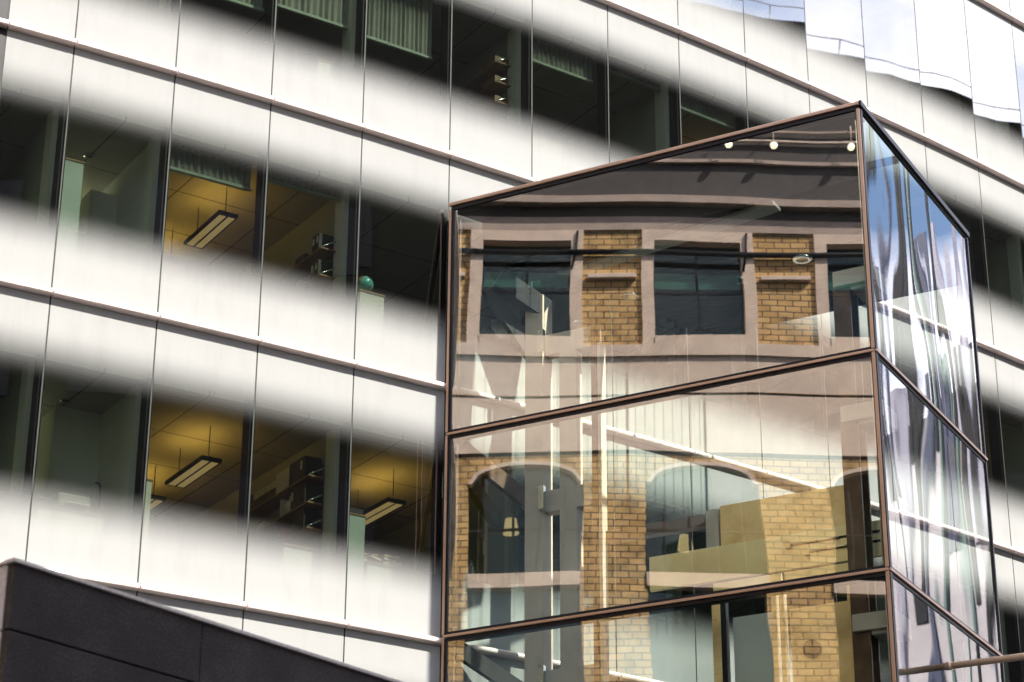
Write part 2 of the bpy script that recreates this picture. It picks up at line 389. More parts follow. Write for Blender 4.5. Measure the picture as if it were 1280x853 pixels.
PANE_J = {3: range(8, 19), 2: range(7, 19), 1: range(2, 18), 0: range(-3, 18), -1: range(-3, 18), -2: range(-1, 14), -3: range(3, 12)}
PANE_J = {3: range(11, 18), 2: range(5, 18), 1: range(-2, 17), 0: range(-2, 17), -1: range(-2, 17), -2: range(0, 13), -3: range(4, 12)}
for k, js in PANE_J.items():
    for j in js:
        L_ = seglen(j)
        mb = MB(); mb.box(0.011, L_-0.011, 0.0, 0.024, 0.05, ST+0.04)
        for f_ in mb.bm.faces: f_.material_index = 0 if f_.calc_center_median().y < 0.001 else 1
        if L_ < 0.8:                                   # the narrow return bay is a black cheek, not glass
            o = mb.build('end_cheek', 'black_metal', OB)
        else:
            o = mb.build('glass_panel', ['facade_glass', 'glass_edge'], OB)
        o.location = (MP[j][0], MP[j][1], LV[k-1]); o.rotation_euler = (0, 0, ang(j))
# ledges: one rounded metal nosing per bay, open joints between them
prof = [(0.0, 0.098), (-0.04, 0.102), (-0.08, 0.094), (-0.106, 0.074), (-0.112, 0.048), (-0.106, 0.022), (-0.085, 0.004), (-0.03, 0.0), (0.0, 0.0)]
for k in range(-2, 4):
    js = {3: range(11, 18), 2: range(7, 18), 1: range(3, 17), 0: range(-2, 17), -1: range(-2, 17), -2: range(0, 15)}[k]
    for j in js:
        L_ = seglen(j)
        mb = MB(); mb.prism(prof, lambda p_, h: (h, p_[0], p_[1]), 0.010, L_-0.010)
        mb.box(0.010, L_-0.010, -0.012, -0.002, 0.106, 0.118, 1)
        for f_ in mb.bm.faces: f_.smooth = False
        o = mb.build('ledge', ['ledge_metal', 'joint_seal'], OB)
        o.location = (MP[j][0], MP[j][1], LV[k]); o.rotation_euler = (0, 0, ang(j))
# mullion fins behind the joints, full height
for j in range(-3, 19):
    th = ang(j)
    mb = MB(); mb.box(-0.045, 0.035, 0.035, 0.24, LV[-3]-3, LV[4]-0.6); mb.box(-0.009, 0.009, 0.004, 0.034, LV[-3]-3, LV[4]-0.6, 1)
    o = mb.build('mullion', ['dark_fin', 'joint_seal'], OB); o.location = (MP[j][0], MP[j][1], 0); o.rotation_euler = (0, 0, th)
# partitions with a thicker casing by the glass, its paint paler to stand for daylight
def partition(k, j, depth=7.5, mat='wall_paint'):
    # wall at mullion j in the storey whose floor is LV[k-1]
    if j == 2 and k < 1: mat = 'pale_daylit_paint'
    th = ang(j); z0, z1 = LV[k-1] + 0.02, LV[k] - CEIL
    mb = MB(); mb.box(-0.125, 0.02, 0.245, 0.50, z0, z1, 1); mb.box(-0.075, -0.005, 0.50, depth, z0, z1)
    o = mb.build('partition_wall', [mat, 'pale_daylit_paint'], OB); o.location = (MP[j][0], MP[j][1], 0); o.rotation_euler = (0, 0, th)
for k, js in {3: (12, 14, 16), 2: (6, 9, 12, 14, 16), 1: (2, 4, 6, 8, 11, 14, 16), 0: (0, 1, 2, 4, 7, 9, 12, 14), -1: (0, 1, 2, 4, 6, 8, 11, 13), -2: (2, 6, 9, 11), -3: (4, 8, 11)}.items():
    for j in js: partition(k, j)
# ceiling spotlights
def downlight(j, s, d, z):
    mb = MB(); mb.lathe([(0.055, 0.0), (0.085, -0.012), (0.085, 0.0)], 20, 0); mb.lathe([(0.03, -0.001), (0.05, -0.006)], 16, 1)
    o = mb.build('ceiling_light', ['chrome', 'black_metal'], OB); o.location = P(j, s, d, z); return o
downlight(1, 0.82, 1.35, LV[0]-CEIL); downlight(1, 0.79, 1.33, LV[-1]-CEIL); downlight(1, 0.75, 2.6, LV[-1]-CEIL)
# built-in wall closets of the left rooms
for (z0, z1, s0, d0) in ((LV[-2]+0.02, LV[-1]-CEIL, 0.72, 1.55), (LV[-1]+0.02, LV[0]-CEIL-0.35, 0.98, 1.65)):
    th = ang(1); mb = MB(); mb.box(s0, 1.40, d0, d0+1.2, z0, z1-0.004, bev=0.004)
    o = mb.build('closet_wall', 'pale_daylit_paint', OB); o.location = (MP[1][0], MP[1][1], 0); o.rotation_euler = (0, 0, th)

# ------------------------------------------------------------------ curtains
def curtain(j, s0, s1, z0, z1, label, folds=13, d=0.36, amp=0.025, gather=False):
    o = empty('curtain', P(j, s0, d, z0), ang(j), label, 'curtain', 'curtains behind the glass')
    n = folds*8; W_ = s1 - s0; pts = []
    rs = random.Random(int(j*31 + z0*7)); ph = [rs.uniform(-0.8, 0.8) for _ in range(folds+2)]
    def off(x):
        q = x/W_*folds; i = int(q); fr = q - i; p_ = ph[i]*(1-fr) + ph[min(i+1, folds)]*fr
        return amp*math.sin(2*math.pi*q + p_)*(0.75 + 0.25*math.sin(q*1.7))
    up = [(W_*k/n, off(W_*k/n)) for k in range(n+1)]
    pts = up + [(x, y + 0.012) for x, y in reversed(up)]
    mb = MB(); mb.prism(pts, lambda p_, h: (p_[0], p_[1], h), 0.05, z1 - z0)
    mb.build('cloth', 'curtain_cloth', o)
    hb = MB(); hb.box(-0.01, W_+0.01, -0.028, 0.03, 0.0, 0.049, bev=0.006); hb.build('hem_bar', 'hem_cloth', o)
    tr = MB(); tr.box(-0.02, W_+0.02, -0.02, 0.02, z1-z0, z1-z0+0.03); tr.build('curtain_track', 'black_metal', o)
c0, c1 = LV[0]-CEIL-0.04, LV[1]-CEIL-0.04
curtain(2, 0.12, 1.40, 16.47, c0, 'short gathered curtain above the yellow lit office with the hanging lamp')
curtain(3, 0.14, 1.36, 16.70, c0, 'short gathered curtain above the upper bookshelf with binders')
curtain(2, 0.05, 1.44, 19.45, c1, 'grey curtain at the top edge of the second upper window, half cut off')
curtain(3, 0.14, 1.38, 19.62, c1, 'pale green curtain left of the long lowest curtain in the top row', 12)
curtain(4, 0.18, 1.36, 19.58, c1, 'longest pale green pleated curtain in the upper row of windows', 15)
curtain(6, 0.22, 1.44, 20.19, c1, 'half drawn green curtain right of the tray shelf window')
curtain(7, 0.24, 1.48, 20.52, c1, 'short green curtain hanging over the empty olive office')
curtain(8, 0.24, 1.48, 20.34, c1, 'green curtain over the window with a yellow ceiling by the tower roof')
curtain(9, 0.24, 1.44, 20.46, c1, 'rightmost green curtain just over the tower roof edge')

# ------------------------------------------------------------------ hanging office lamps
def lamp(j, s, d0, d1, z, zc, label, width=0.31, up='lamp_uplight'):
    o = empty('pendant_lamp', P(j, s, d0, z), ang(j), label, 'lamp', 'hanging office lamps')
    L_ = d1 - d0; hw = width/2
    mb = MB(); mb.box(-hw, hw, 0, L_, 0.0, 0.055, bev=0.006); mb.build('lamp_body', 'lamp_body', o)
    for sx_ in (-1, 1):
        tb = MB(); x0 = sx_*0.018; x1 = sx_*(hw-0.035); tb.box(min(x0, x1), max(x0, x1), 0.05, L_-0.05, -0.006, -0.001); tb.build('tube', 'lamp_tube', o)
    ub = MB(); ub.box(-hw+0.05, hw-0.05, 0.1, L_-0.1, 0.057, 0.066); ub.build('uplight', up, o)
    for y_ in (0.12, L_-0.12):
        rb = MB(); rb.tube([(0, y_, 0.066), (0, y_, zc - z - 0.001)], 0.007, 8); rb.build('rod', 'lamp_body', o)
    return o
ZL0, ZL1, ZLm = LV[0]-CEIL, LV[1]-CEIL, LV[-1]-CEIL
lamp(2, 1.335, 0.90, 2.13, 16.30, ZL0, 'black hanging strip lamp under the yellow ceiling of the middle row')
lamp(2, 1.30, 2.75, 3.95, 16.30, ZL0, 'deeper hanging strip lamp mostly hidden by the white band, middle row')
lamp(2, 1.375, 1.05, 2.30, 12.60, ZLm, 'larger black hanging strip lamp in the yellow lower office')
lamp(2, 1.36, 2.90, 4.15, 12.60, ZLm, 'smaller hanging lamp behind the large one, beside the left mullion of the lower office')
lamp(4, 1.41, 1.12, 2.40, 12.60, ZLm, 'hanging strip lamp above the piled books next to the glass tower')
lamp(1, 0.75, 3.3, 4.5, 16.30, ZL0, 'added fill lamp deep in the pale room at the left of the middle row', up='added_fill_glow')  # unseen lamp added to brighten the left room
lamp(1, 0.75, 3.1, 4.3, 12.60, ZLm, 'added fill lamp deep in the pale room at the left of the lower row', up='added_fill_glow')  # same added fill for the room below
lamp(9, 0.9, 1.8, 3.0, 20.12, ZL1, 'added lamp warming the upper office behind the tower roof')  # added only to throw warm light on this office
lamp(13, 0.9, 2.2, 3.4, 16.30, ZL0, 'hanging lamp deep in the office right of the tower')

# ------------------------------------------------------------------ shelves, binders and other office things
def shelf(j, s_wall, d0, d1, zs, label, width=0.29):
    o = empty('wall_shelf', P(j, s_wall, d0, zs[-1]), ang(j), label, 'shelf', 'shelves on the office partitions')
    for z in zs:
        zz = z - zs[-1]
        mb = MB(); mb.box(-width, -0.002, 0, d1-d0, zz, zz+0.025, bev=0.003); b_ = mb.build('shelf_board', 'wood', o)
        pts = [(-width*0.95 + width*0.93*math.sin(q), 0.02, zz + 0.03 + 0.16*math.sin(q)*1.0) for q in [k*math.pi/2/8 for k in range(9)]]
        ab = MB(); ab.tube(pts, 0.012, 8); ab.build('bookend', 'chrome', b_)
    up = MB(); up.box(-0.03, -0.001, 0.10, 0.13, -0.2, zs[0]-zs[-1]+0.25); up.box(-0.03, -0.001, d1-d0-0.2, d1-d0-0.17, -0.2, zs[0]-zs[-1]+0.25); up.build('wall_rail', 'chrome', o)
    return o
PW = 1.40
shelf(3, PW, 0.48, 2.65, (12.45, 12.06, 11.69), 'lower wooden wall shelf packed with black and white binders')
shelf(3, PW, 0.42, 2.20, (15.92, 15.49, 15.06), 'upper wooden wall shelf with two labelled black binders')
shelf(5, PW, 0.40, 1.60, (19.99, 19.63, 19.27), 'wall shelf carrying paper trays in the top row of windows')

def binder(j, s, d, z, th_, h, dp, mat, label, group, name='binder', lab=None, lean=0.0):
    o = empty(name, P(j, s, d, z), ang(j), label, 'binder', group)
    o.rotation_euler = (R(lean), 0, ang(j))
    mb = MB(); mb.box(-dp, 0, 0, th_, 0, h, bev=0.004); mb.build('cover', mat, o)
    if lab:
        lb = MB(); lb.box(-dp-0.003, -dp-0.0005, th_*0.2, th_*0.8, h*0.45, h*0.85); lb.build('spine_label', lab, o)
    return o
rs = random.Random(5)
zt = 12.475
d = 0.62
for k in range(6):
    binder(3, PW-0.01, d, zt, 0.078, 0.33 - 0.004*rs.random(), 0.27, 'binder_black', 'black binder standing at the window end of the lower shelf top board', 'black binders on the top board', lab='paper' if k == 1 else None, lean=-3 if k == 0 else 0); d += 0.082
for k in range(5):
    binder(3, PW-0.01, d, zt, 0.075, 0.31, 0.27, 'binder_white', 'white binder in the middle of the lower shelf top board', 'white binders on the top board'); d += 0.080
o = empty('box_file', P(3, PW-0.01, d+0.02, zt), ang(3), 'long black open box file rack at the far end of the lower shelf', 'box file')
mb = MB(); mb.box(-0.27, 0, 0, 0.85, 0, 0.12); mb.build('box', 'binder_black', o)
for k in range(9):
    mb = MB(); mb.box(-0.25, -0.02, 0.03+k*0.09, 0.095+k*0.09, 0.121, 0.25); mb.build('divider_card', 'cream_paint' if k < 8 else 'binder_black', o)
d = 0.60
for k in range(5):
    binder(3, PW-0.01, d, 12.085, 0.08, 0.31, 0.27, 'binder_black', 'black binder on the middle board of the lower shelf', 'black binders on the middle board', lab='paper' if k == 4 else None); d += 0.084
o = empty('paper_bag', P(3, PW-0.04, 1.12, 12.085), ang(3), 'crumpled white paper bag on the middle board of the lower shelf', 'bag')
mb = MB(); mb.lathe([(0.07, 0), (0.10, 0.05), (0.11, 0.12), (0.09, 0.2), (0.045, 0.26), (0.05, 0.29)], 14, c=(-0.12, 0.08, 0)); mb.build('bag_body', 'paper', o)
binder(3, PW-0.01, 1.36, 12.085, 0.03, 0.29, 0.25, 'binder_white', 'slim white folder beside the paper bag', None, name='folder')
d = 0.60
for k in range(4):
    binder(3, PW-0.01, d, 11.715, 0.08, 0.30, 0.27, 'binder_black', 'black binder on the lowest board of the lower shelf', 'black binders on the lowest board'); d += 0.084
binder(3, PW-0.01, d+0.01, 11.715, 0.03, 0.27, 0.22, 'binder_white', 'slim white folder next to the lowest black binders', None, name='folder')
binder(3, PW-0.01, 1.25, 11.715, 0.16, 0.22, 0.22, 'red_card', 'dark red box file on the lowest board of the shelf', None, name='box_file')
binder(3, PW-0.01, 1.9, 12.085, 0.22, 0.12, 0.24, 'paper', 'stack of pale papers near the far end of the middle board', None, name='paper_stack')
binder(3, PW-0.01, 0.52, 15.945, 0.10, 0.27, 0.26, 'binder_black', 'black binder with a large white spine label on the top board of the upper shelf', None, lab='paper')
binder(3, PW-0.01, 0.64, 15.945, 0.10, 0.27, 0.26, 'binder_black', 'second black binder from the window on the top board of the upper shelf', None, lab='paper')
binder(3, PW-0.01, 0.52, 15.515, 0.10, 0.27, 0.26, 'binder_black', 'black binder with a large white spine label on the middle board of the upper shelf', None, lab='paper')
binder(3, PW-0.01, 0.64, 15.515, 0.10, 0.27, 0.26, 'binder_black', 'inner black binder on the middle board of the upper shelf', None, lab='paper')
binder(3, PW-0.01, 1.15, 15.515, 0.10, 0.20, 0.22, 'binder_white', 'white card box standing alone on the middle board of the upper shelf', None, name='card_box')
binder(3, PW-0.01, 1.0, 15.945, 0.30, 0.14, 0.24, 'binder_black', 'low dark box at the middle of the top board of the upper shelf', None, name='storage_box')
# paper trays
for z, lbl in ((20.02, 'topmost wooden paper tray on the upper tray shelf'), (19.66, 'middle wooden paper tray on the upper tray shelf'), (19.30, 'lowest wooden paper tray on the upper tray shelf')):
    o = empty('paper_tray', P(5, PW-0.02, 0.46, z), ang(5), lbl, 'tray', 'paper trays on the shelf')
    mb = MB(); mb.box(-0.27, 0, 0, 0.36, 0, 0.02); mb.box(-0.27, -0.25, 0, 0.36, 0.02, 0.12); mb.box(-0.02, 0, 0, 0.36, 0.02, 0.12); mb.box(-0.25, -0.02, 0.0, 0.02, 0.02, 0.12); mb.build('tray_body', 'wood', o)
    mb = MB(); mb.box(-0.24, -0.03, 0.03, 0.33, 0.021, 0.145); mb.build('papers', 'paper', o)

def cabinet(j, s0, s1, d0, d1, z0, z1, mat, topmat, label, name='filing_cabinet', cat='cabinet', drawers=4):
    o = empty(name, P(j, s0, d0, z0), ang(j), label, cat)
    W_, D_, H_ = s1-s0, d1-d0, z1-z0
    mb = MB(); mb.box(0, W_, 0, D_, 0, H_-0.03, bev=0.005); mb.build('body', mat, o)
    mb = MB(); mb.box(-0.01, W_+0.01, -0.01, D_+0.01, H_-0.029, H_, bev=0.004); mb.build('top', topmat, o)
    for k in range(drawers):
        h = (H_-0.08)/drawers
        mb = MB(); mb.box(-0.012, -0.001, 0.02, D_-0.02, 0.03+k*h, 0.02+(k+1)*h); dr = mb.build('drawer', mat, o)
        mb = MB(); mb.box(-0.03, -0.013, D_*0.4, D_*0.6, 0.02+(k+1)*h-0.06, 0.02+(k+1)*h-0.04); mb.build('handle', 'chrome', dr)
    return o
cabinet(4, 0.33, 0.74, 0.50, 1.0, LV[-1]+0.02, 15.48, 'cream_paint', 'wood', 'cream cabinet with a wooden top carrying the globe')
o = empty('globe', P(4, 0.51, 0.70, 15.48), ang(4), 'turquoise desk globe on top of the cream cabinet', 'globe')
mb = MB(); mb.lathe([(0.075, 0), (0.07, 0.012), (0.015, 0.02), (0.012, 0.05)], 20); mb.build('stand', 'black_metal', o)
sp = MB(); bmesh.ops.create_uvsphere(sp.bm, u_segments=32, v_segments=20, radius=0.138, matrix=Matrix.Translation((0, 0, 0.185)))
for f_ in sp.bm.faces: f_.smooth = True
sp.build('ball', 'globe_map', o)
cabinet(4, 0.32, 0.60, 0.60, 1.1, LV[-2]+0.02, 12.09, 'teal_paint', 'wood', 'tall pale teal locker beside the mullion in the lower row')
binder(4, 0.60, 0.66, 12.10, 0.34, 0.085, 0.26, 'binder_black', 'black file box lying on the tall teal locker', None, name='file_box', lab='paper')
cabinet(1, 0.14, 0.44, 0.45, 0.95, LV[-1]+0.02, 16.29, 'teal_paint', 'wood', 'pale teal cupboard at the left of the middle row of offices')
cabinet(2, 0.10, 0.38, 0.70, 1.2, LV[-2]+0.02, 12.02, 'cream_paint', 'wood', 'pale cabinet under the small hanging lamp in the lower row')
cabinet(3, 0.98, 1.30, 0.50, 0.95, LV[0]+0.02, 19.06, 'cream_paint', 'wood', 'cream cabinet in the top row, left of the window with the longest curtain')
cabinet(6, 0.36, 0.98, 0.50, 0.95, LV[0]+0.02, 18.98, 'cream_paint', 'wood', 'wide cream cabinet right of the paper tray shelf, top row')
def desk(j, s0, s1, d0, d1, z0, h, label):
    o = empty('desk', P(j, s0, d0, z0), ang(j), label, 'desk', 'desks by the windows')
    W_, D_ = s1-s0, d1-d0
    mb = MB(); mb.box(0, W_, 0, D_, h-0.035, h, bev=0.004); mb.build('desktop', 'wood', o)
    mb = MB(); mb.box(0.02, W_-0.02, 0.02, 0.04, 0.25, h-0.036); mb.build('front_panel', 'cream_paint', o)
    for x in (0.03, W_-0.07):
        for y in (0.05, D_-0.09):
            mb = MB(); mb.box(x, x+0.04, y, y+0.04, 0, h-0.036); mb.build('leg', 'chrome', o)
    return o
F1, F0 = LV[-1]+0.02, LV[-2]+0.02
desk(4, 0.62, 1.42, 0.55, 1.3, F0, 1.20, 'wooden counter carrying the piled books and folders')
desk(3, 0.75, 1.34, 0.45, 1.1, F0, 1.18, 'wooden desk edge below the lower bookshelf')
desk(3, 0.70, 1.34, 0.42, 1.0, F1, 1.02, 'wooden desk edge below the upper bookshelf')
desk(1, 0.25, 1.30, 0.50, 1.1, F0, 1.10, 'pale desk with a desk lamp in the left lower office')
for (k_, s, dd, z, w_, l_, h_, m_, lbl, tw) in ((0, 0.70, 0.62, 0, 0.26, 0.34, 0.05, 'paper', 'white paper stack at the bottom of the book pile', 5), (0, 0.80, 0.60, 0.05, 0.24, 0.30, 0.06, 'red_card', 'dark red folder slumped on the paper stack', 24),
        (0, 0.74, 0.64, 0.11, 0.22, 0.30, 0.04, 'red_card', 'thin red folder topping the left half of the pile', -18), (0, 1.06, 0.60, 0.0, 0.28, 0.34, 0.07, 'paper', 'white document stack at the right half of the counter', -8),
        (0, 1.04, 0.62, 0.07, 0.24, 0.28, 0.06, 'red_card', 'brown red book lying under the yellow folder', 12), (0, 1.05, 0.60, 0.13, 0.24, 0.26, 0.035, 'yellow_card', 'yellow folder topping the book pile', -6), (0, 1.30, 0.66, 0.0, 0.12, 0.28, 0.05, 'red_card', 'small red book lying at the right end of the counter', 30)):
    o = empty('folder' if 'folder' in lbl else 'book' if 'book' in lbl else 'paper_stack', P(4, s, dd, F0 + 1.201 + z), ang(4) + R(tw), lbl, 'folder' if 'folder' in lbl else 'book' if 'book' in lbl else 'papers', 'pile on the counter')
    mb = MB(); mb.box(-w_/2, w_/2, 0, l_, 0.001, h_*0.25, bev=0.003); mb.box(-w_/2, w_/2, 0, l_, h_*0.8, h_-0.001, bev=0.003); mb.build('cover', m_, o)
    mb = MB(); mb.box(-w_/2+0.008, w_/2-0.008, 0.006, l_-0.006, h_*0.26, h_*0.79); mb.build('pages', 'paper', o)
# desk lamp and printer in the left lower office
o = empty('desk_lamp', P(1, 1.12, 0.62, F0 + 1.101), ang(1), 'black bent arm desk lamp in the left lower office', 'lamp')
mb = MB(); mb.lathe([(0.08, 0), (0.08, 0.02), (0.012, 0.03)], 18); mb.build('base', 'black_metal', o)
mb = MB(); mb.tube([(0, 0, 0.02), (0, 0.0, 0.30), (0.0, 0.01, 0.42), (-0.03, 0.02, 0.47), (-0.07, 0.03, 0.47)], 0.013, 8); mb.build('arm', 'black_metal', o)
o = empty('printer', P(1, 0.55, 0.6, F0 + 1.101), ang(1), 'grey office printer on the left lower desk', 'printer')
mb = MB(); mb.box(0, 0.44, 0, 0.36, 0.001, 0.24, bev=0.012); mb.build('body', 'steel_paint', o)
mb = MB(); mb.box(0.03, 0.41, 0.02, 0.3, 0.241, 0.27, bev=0.006); mb.build('lid', 'binder_black', o)
mb = MB(); mb.box(0.06, 0.38, -0.16, -0.001, 0.06, 0.075); mb.build('paper_shelf', 'paper', o)

# ------------------------------------------------------------------ glass tower
TA = R(-28.9); TL = Vector((-0.896, 30.020, 0)); TW, TD = 6.376, 4.53
ZT, Z1, Z2, Z3 = 16.907, 13.263, 10.306, 7.34
TWR = empty('glass_tower', TL, TA, 'square glass lift tower framed in copper strips, standing before the curved offices', 'tower')
def tp(name, mb, mat): return mb.build(name, mat, TWR)
def pane(name, x0, x1, y0, y1, z0, z1, mats, outer):
    mb = MB(); mb.box(x0, x1, y0, y1, z0, z1)
    for f_ in mb.bm.faces: f_.material_index = 0 if outer(f_.calc_center_median()) else 1
    o = tp(name, mb, mats); return o
lev = [(ZT-0.06, Z1), (Z1, Z2), (Z2, Z3), (Z3, 4.4)]
for zt_, zb_ in lev:
    pane('front_pane', 0.045, TW-0.045, 0.0, 0.02, zb_+0.03, zt_-0.03, ['tower_glass', 'glass_edge'], lambda c_: c_.y < 0.001)
    pane('side_pane', TW-0.02, TW, 0.05, TD-0.03, zb_+0.03, zt_-0.03, ['side_glass', 'glass_edge'], lambda c_: c_.x > TW-0.001)
# transoms: dark channel with a thin copper nosing
for z in (Z1, Z2, Z3, 4.4):
    mb = MB(); mb.box(0.03, TW-0.03, 0.022, 0.12, z-0.075, z+0.075); tp('front_transom', mb, 'black_metal')
    mb = MB(); mb.box(0.03, TW-0.03, -0.012, -0.001, z-0.066, z+0.066); tp('front_gasket', mb, 'black_metal')
    mb = MB(); mb.box(-0.01, TW+0.012, -0.045, -0.013, z-0.019, z+0.019, bev=0.005); tp('front_strip', mb, 'copper_metal')
    mb = MB(); mb.box(TW-0.12, TW-0.022, 0.121, TD-0.03, z-0.075, z+0.075); tp('side_transom', mb, 'black_metal')
    mb = MB(); mb.box(TW+0.001, TW+0.012, 0.05, TD, z-0.066, z+0.066); tp('side_gasket', mb, 'black_metal')
    mb = MB(); mb.box(TW+0.013, TW+0.045, -0.03, TD+0.01, z-0.019, z+0.019, bev=0.005); tp('side_strip', mb, 'copper_metal')
# corner posts, butted between the transoms' strips
for zt_, zb_ in lev:
    z0, z1 = zb_+0.027, zt_-0.027
    mb = MB(); mb.box(TW-0.045, TW+0.0, -0.030, -0.001, z0, z1); mb.box(TW+0.001, TW+0.030, -0.029, 0.045, z0, z1); tp('corner_post', mb, 'black_metal')
    mb = MB(); mb.box(TW-0.028, TW+0.020, -0.048, -0.031, z0, z1, bev=0.004); tp('corner_strip', mb, 'copper_metal')
    mb = MB(); mb.box(0.0, 0.044, -0.02, 0.05, z0, z1); tp('end_post', mb, 'black_metal')
    mb = MB(); mb.box(-0.028, 0.012, -0.042, -0.021, z0, z1, bev=0.004); tp('end_strip', mb, 'copper_metal')
    mb = MB(); mb.box(TW-0.03, TW+0.02, TD-0.028, TD+0.02, z0, z1); tp('rear_post', mb, 'black_metal')
    for x, y in ((0.11, 0.085), (TW-0.085, 0.085)):
        mb = MB(); mb.tube([(x, y, z0+0.06), (x, y, z1-0.10)], 0.016, 10); mb.tube([(x, y, z0+0.05), (x, y, z0+0.12)], 0.03, 10); tp('tension_rod', mb, 'column_stone')
# roof edge and roof: the plan is cut where the offices' curved front passes
mb = MB(); mb.box(-0.03, TW+0.012, -0.05, 0.0, ZT-0.028, ZT+0.026, bev=0.008); tp('roof_strip', mb, 'copper_metal')
mb = MB(); mb.box(0.0, TW, -0.022, 0.03, ZT-0.085, ZT-0.029); tp('roof_gasket', mb, 'black_metal')
mb = MB(); mb.box(TW+0.0125, TW+0.05, -0.05, TD+0.02, ZT-0.05, ZT+0.03, bev=0.006); tp('side_roof_strip', mb, 'black_metal')
mb = MB(); mb.box(TW-0.03, TW+0.012, 0.03, TD+0.02, ZT-0.085, ZT+0.02); tp('side_roof_gasket', mb, 'black_metal')
roofpoly = [(0.02, 0.03), (TW-0.032, 0.03), (TW-0.032, TD), (2.18, TD), (1.35, 2.76), (0.68, 1.41)]
pane_r = MB(); pane_r.prism(roofpoly, lambda p_, h: (p_[0], p_[1], h), ZT-0.01, ZT+0.012); tp('added_roof_glass', pane_r, 'glass_edge')  # clear roof added so sun reaches the offices behind
for q in (0.25, 1.6, 3.0, 4.4):                    # bearers carrying the roof glazing
    xq = max(0.1, 0.5*q + 0.05); mb = MB(); mb.box(xq, TW-0.035, q, q+0.05, ZT-0.12, ZT-0.012); tp('roof_bearer', mb, 'soffit')
mb = MB(); mb.prism([(0.06, 0.05), (TW-0.035, 0.05), (TW-0.1, 0.298), (0.25, 0.468)], lambda p_, h: (p_[0], p_[1], h), ZT-0.14, ZT-0.012); tp('roof_edge_board', mb, 'soffit')
ZC = 16.0
# invented blades, tilted to let the sun through yet look closed from below
sw = -(sdir.x*(-math.sin(TA)) + sdir.y*math.cos(TA)); lean = sw/sdir.z         # shift in depth per metre of fall
BH, BS = 0.20, 0.165
mb = MB(); q = 0.52
while q < TD - 0.05:
    x0 = max(0.20, 0.5*(q - 0.05) + 0.12); y_b, y_t = q, q - lean*BH
    mb.prism([(y_b, ZC), (y_b+0.010, ZC), (y_t+0.010, ZC+BH), (y_t, ZC+BH)], lambda p_, h: (h, p_[0], p_[1]), x0, TW-0.11); q += BS
tp('added_louvre', mb, 'fascia')
mb = MB(); mb.prism([(0.25, 0.47), (TW-0.10, 0.30), (TW-0.10, 0.38), (0.25, 0.55)], lambda p_, h: (p_[0], p_[1], h), ZC, ZT-0.125); tp('fascia', mb, 'fascia')
mb = MB(); mb.prism([(1.2, 1.05), (4.9, 0.42), (4.9, 0.70), (1.45, 1.28)], lambda p_, h: (p_[0], p_[1], h), ZC-0.05, ZC-0.002); tp('ceiling_tray', mb, 'coffer')
for x, y in ((1.75, 2.35), (4.55, 2.35)):
    mb = MB(); mb.lathe([(0.135, 0.0), (0.155, -0.02), (0.125, -0.028)], 28, 0, c=(x, y, ZC-0.002)); mb.lathe([(0.10, -0.026), (0.06, -0.034)], 20, 1, c=(x, y, ZC-0.002))
    tp('ceiling_spotlight', mb, ['chrome', 'column_stone'])
mb = MB(); mb.lathe([(0.05, 0.0), (0.06, -0.05), (0.045, -0.11)], 16, 0, c=(3.5, 2.5, ZC-0.002)); mb.tube([(3.5, 2.5, ZC-0.1), (3.62, 2.4, ZC-0.2)], 0.02, 8); tp('camera_mount', mb, ['black_metal'])
# inner columns
mb = MB(); mb.box(0.80, 1.09, 0.80, 1.10, 4.4, 15.55, bev=0.006); tp('stone_column', mb, 'column_stone')
mb = MB(); mb.box(1.33, 1.60, 0.85, 1.05, 4.4, 14.9, bev=0.006); tp('stone_column', mb, 'column_stone')
mb = MB(); mb.box(1.86, 1.93, 0.82, 0.98, 4.4, 15.2); mb.box(1.93, 1.98, 0.84, 0.90, 4.4, 15.2); tp('guide_rail', mb, 'bronze_steel')
mb = MB(); mb.box(1.97, 2.02, 0.80, 0.96, 4.4, 14.6); tp('guide_rail', mb, 'column_stone')
for z in (14.75, 12.35, 9.75):
    mb = MB(); mb.box(1.10, 1.92, 0.86, 1.04, z-0.16, z+0.16, bev=0.006); tp('bracket', mb, 'column_stone')
    mb = MB(); mb.box(1.06, 1.14, 0.72, 0.79, z-0.15, z+0.2); tp('bracket_plate', mb, 'chrome')
# slanted struts from the end post to the column
for (za, zb_, m_) in ((16.25, 14.65, 'soffit'), (13.12, 12.35, 'bronze_steel'), (10.18, 9.55, 'soffit')):
    mb = MB(); mb.beam((0.10, 0.16, za), (0.86, 0.95, zb_), 0.12, 0.22); tp('strut', mb, m_)
mb = MB(); mb.beam((0.55, 0.40, 15.75), (1.05, 0.95, 15.35), 0.20, 0.30); tp('strut', mb, 'black_metal')
# right steel column and its bracket boxes
mb = MB(); mb.box(5.66, 5.90, 0.52, 0.56, 4.4, 14.75); mb.box(5.755, 5.805, 0.56, 0.80, 4.4, 14.75); mb.box(5.66, 5.90, 0.80, 0.84, 4.4, 14.75); tp('steel_column', mb, 'bronze_steel')
for z in (14.50, 12.55, 9.72):
    mb = MB(); mb.box(5.70, 6.28, 0.44, 0.515, z, z+0.22); mb.box(5.92, 6.28, 0.52, 1.0, z-0.05, z+0.22, bev=0.006); tp('bracket_box', mb, 'column_stone')

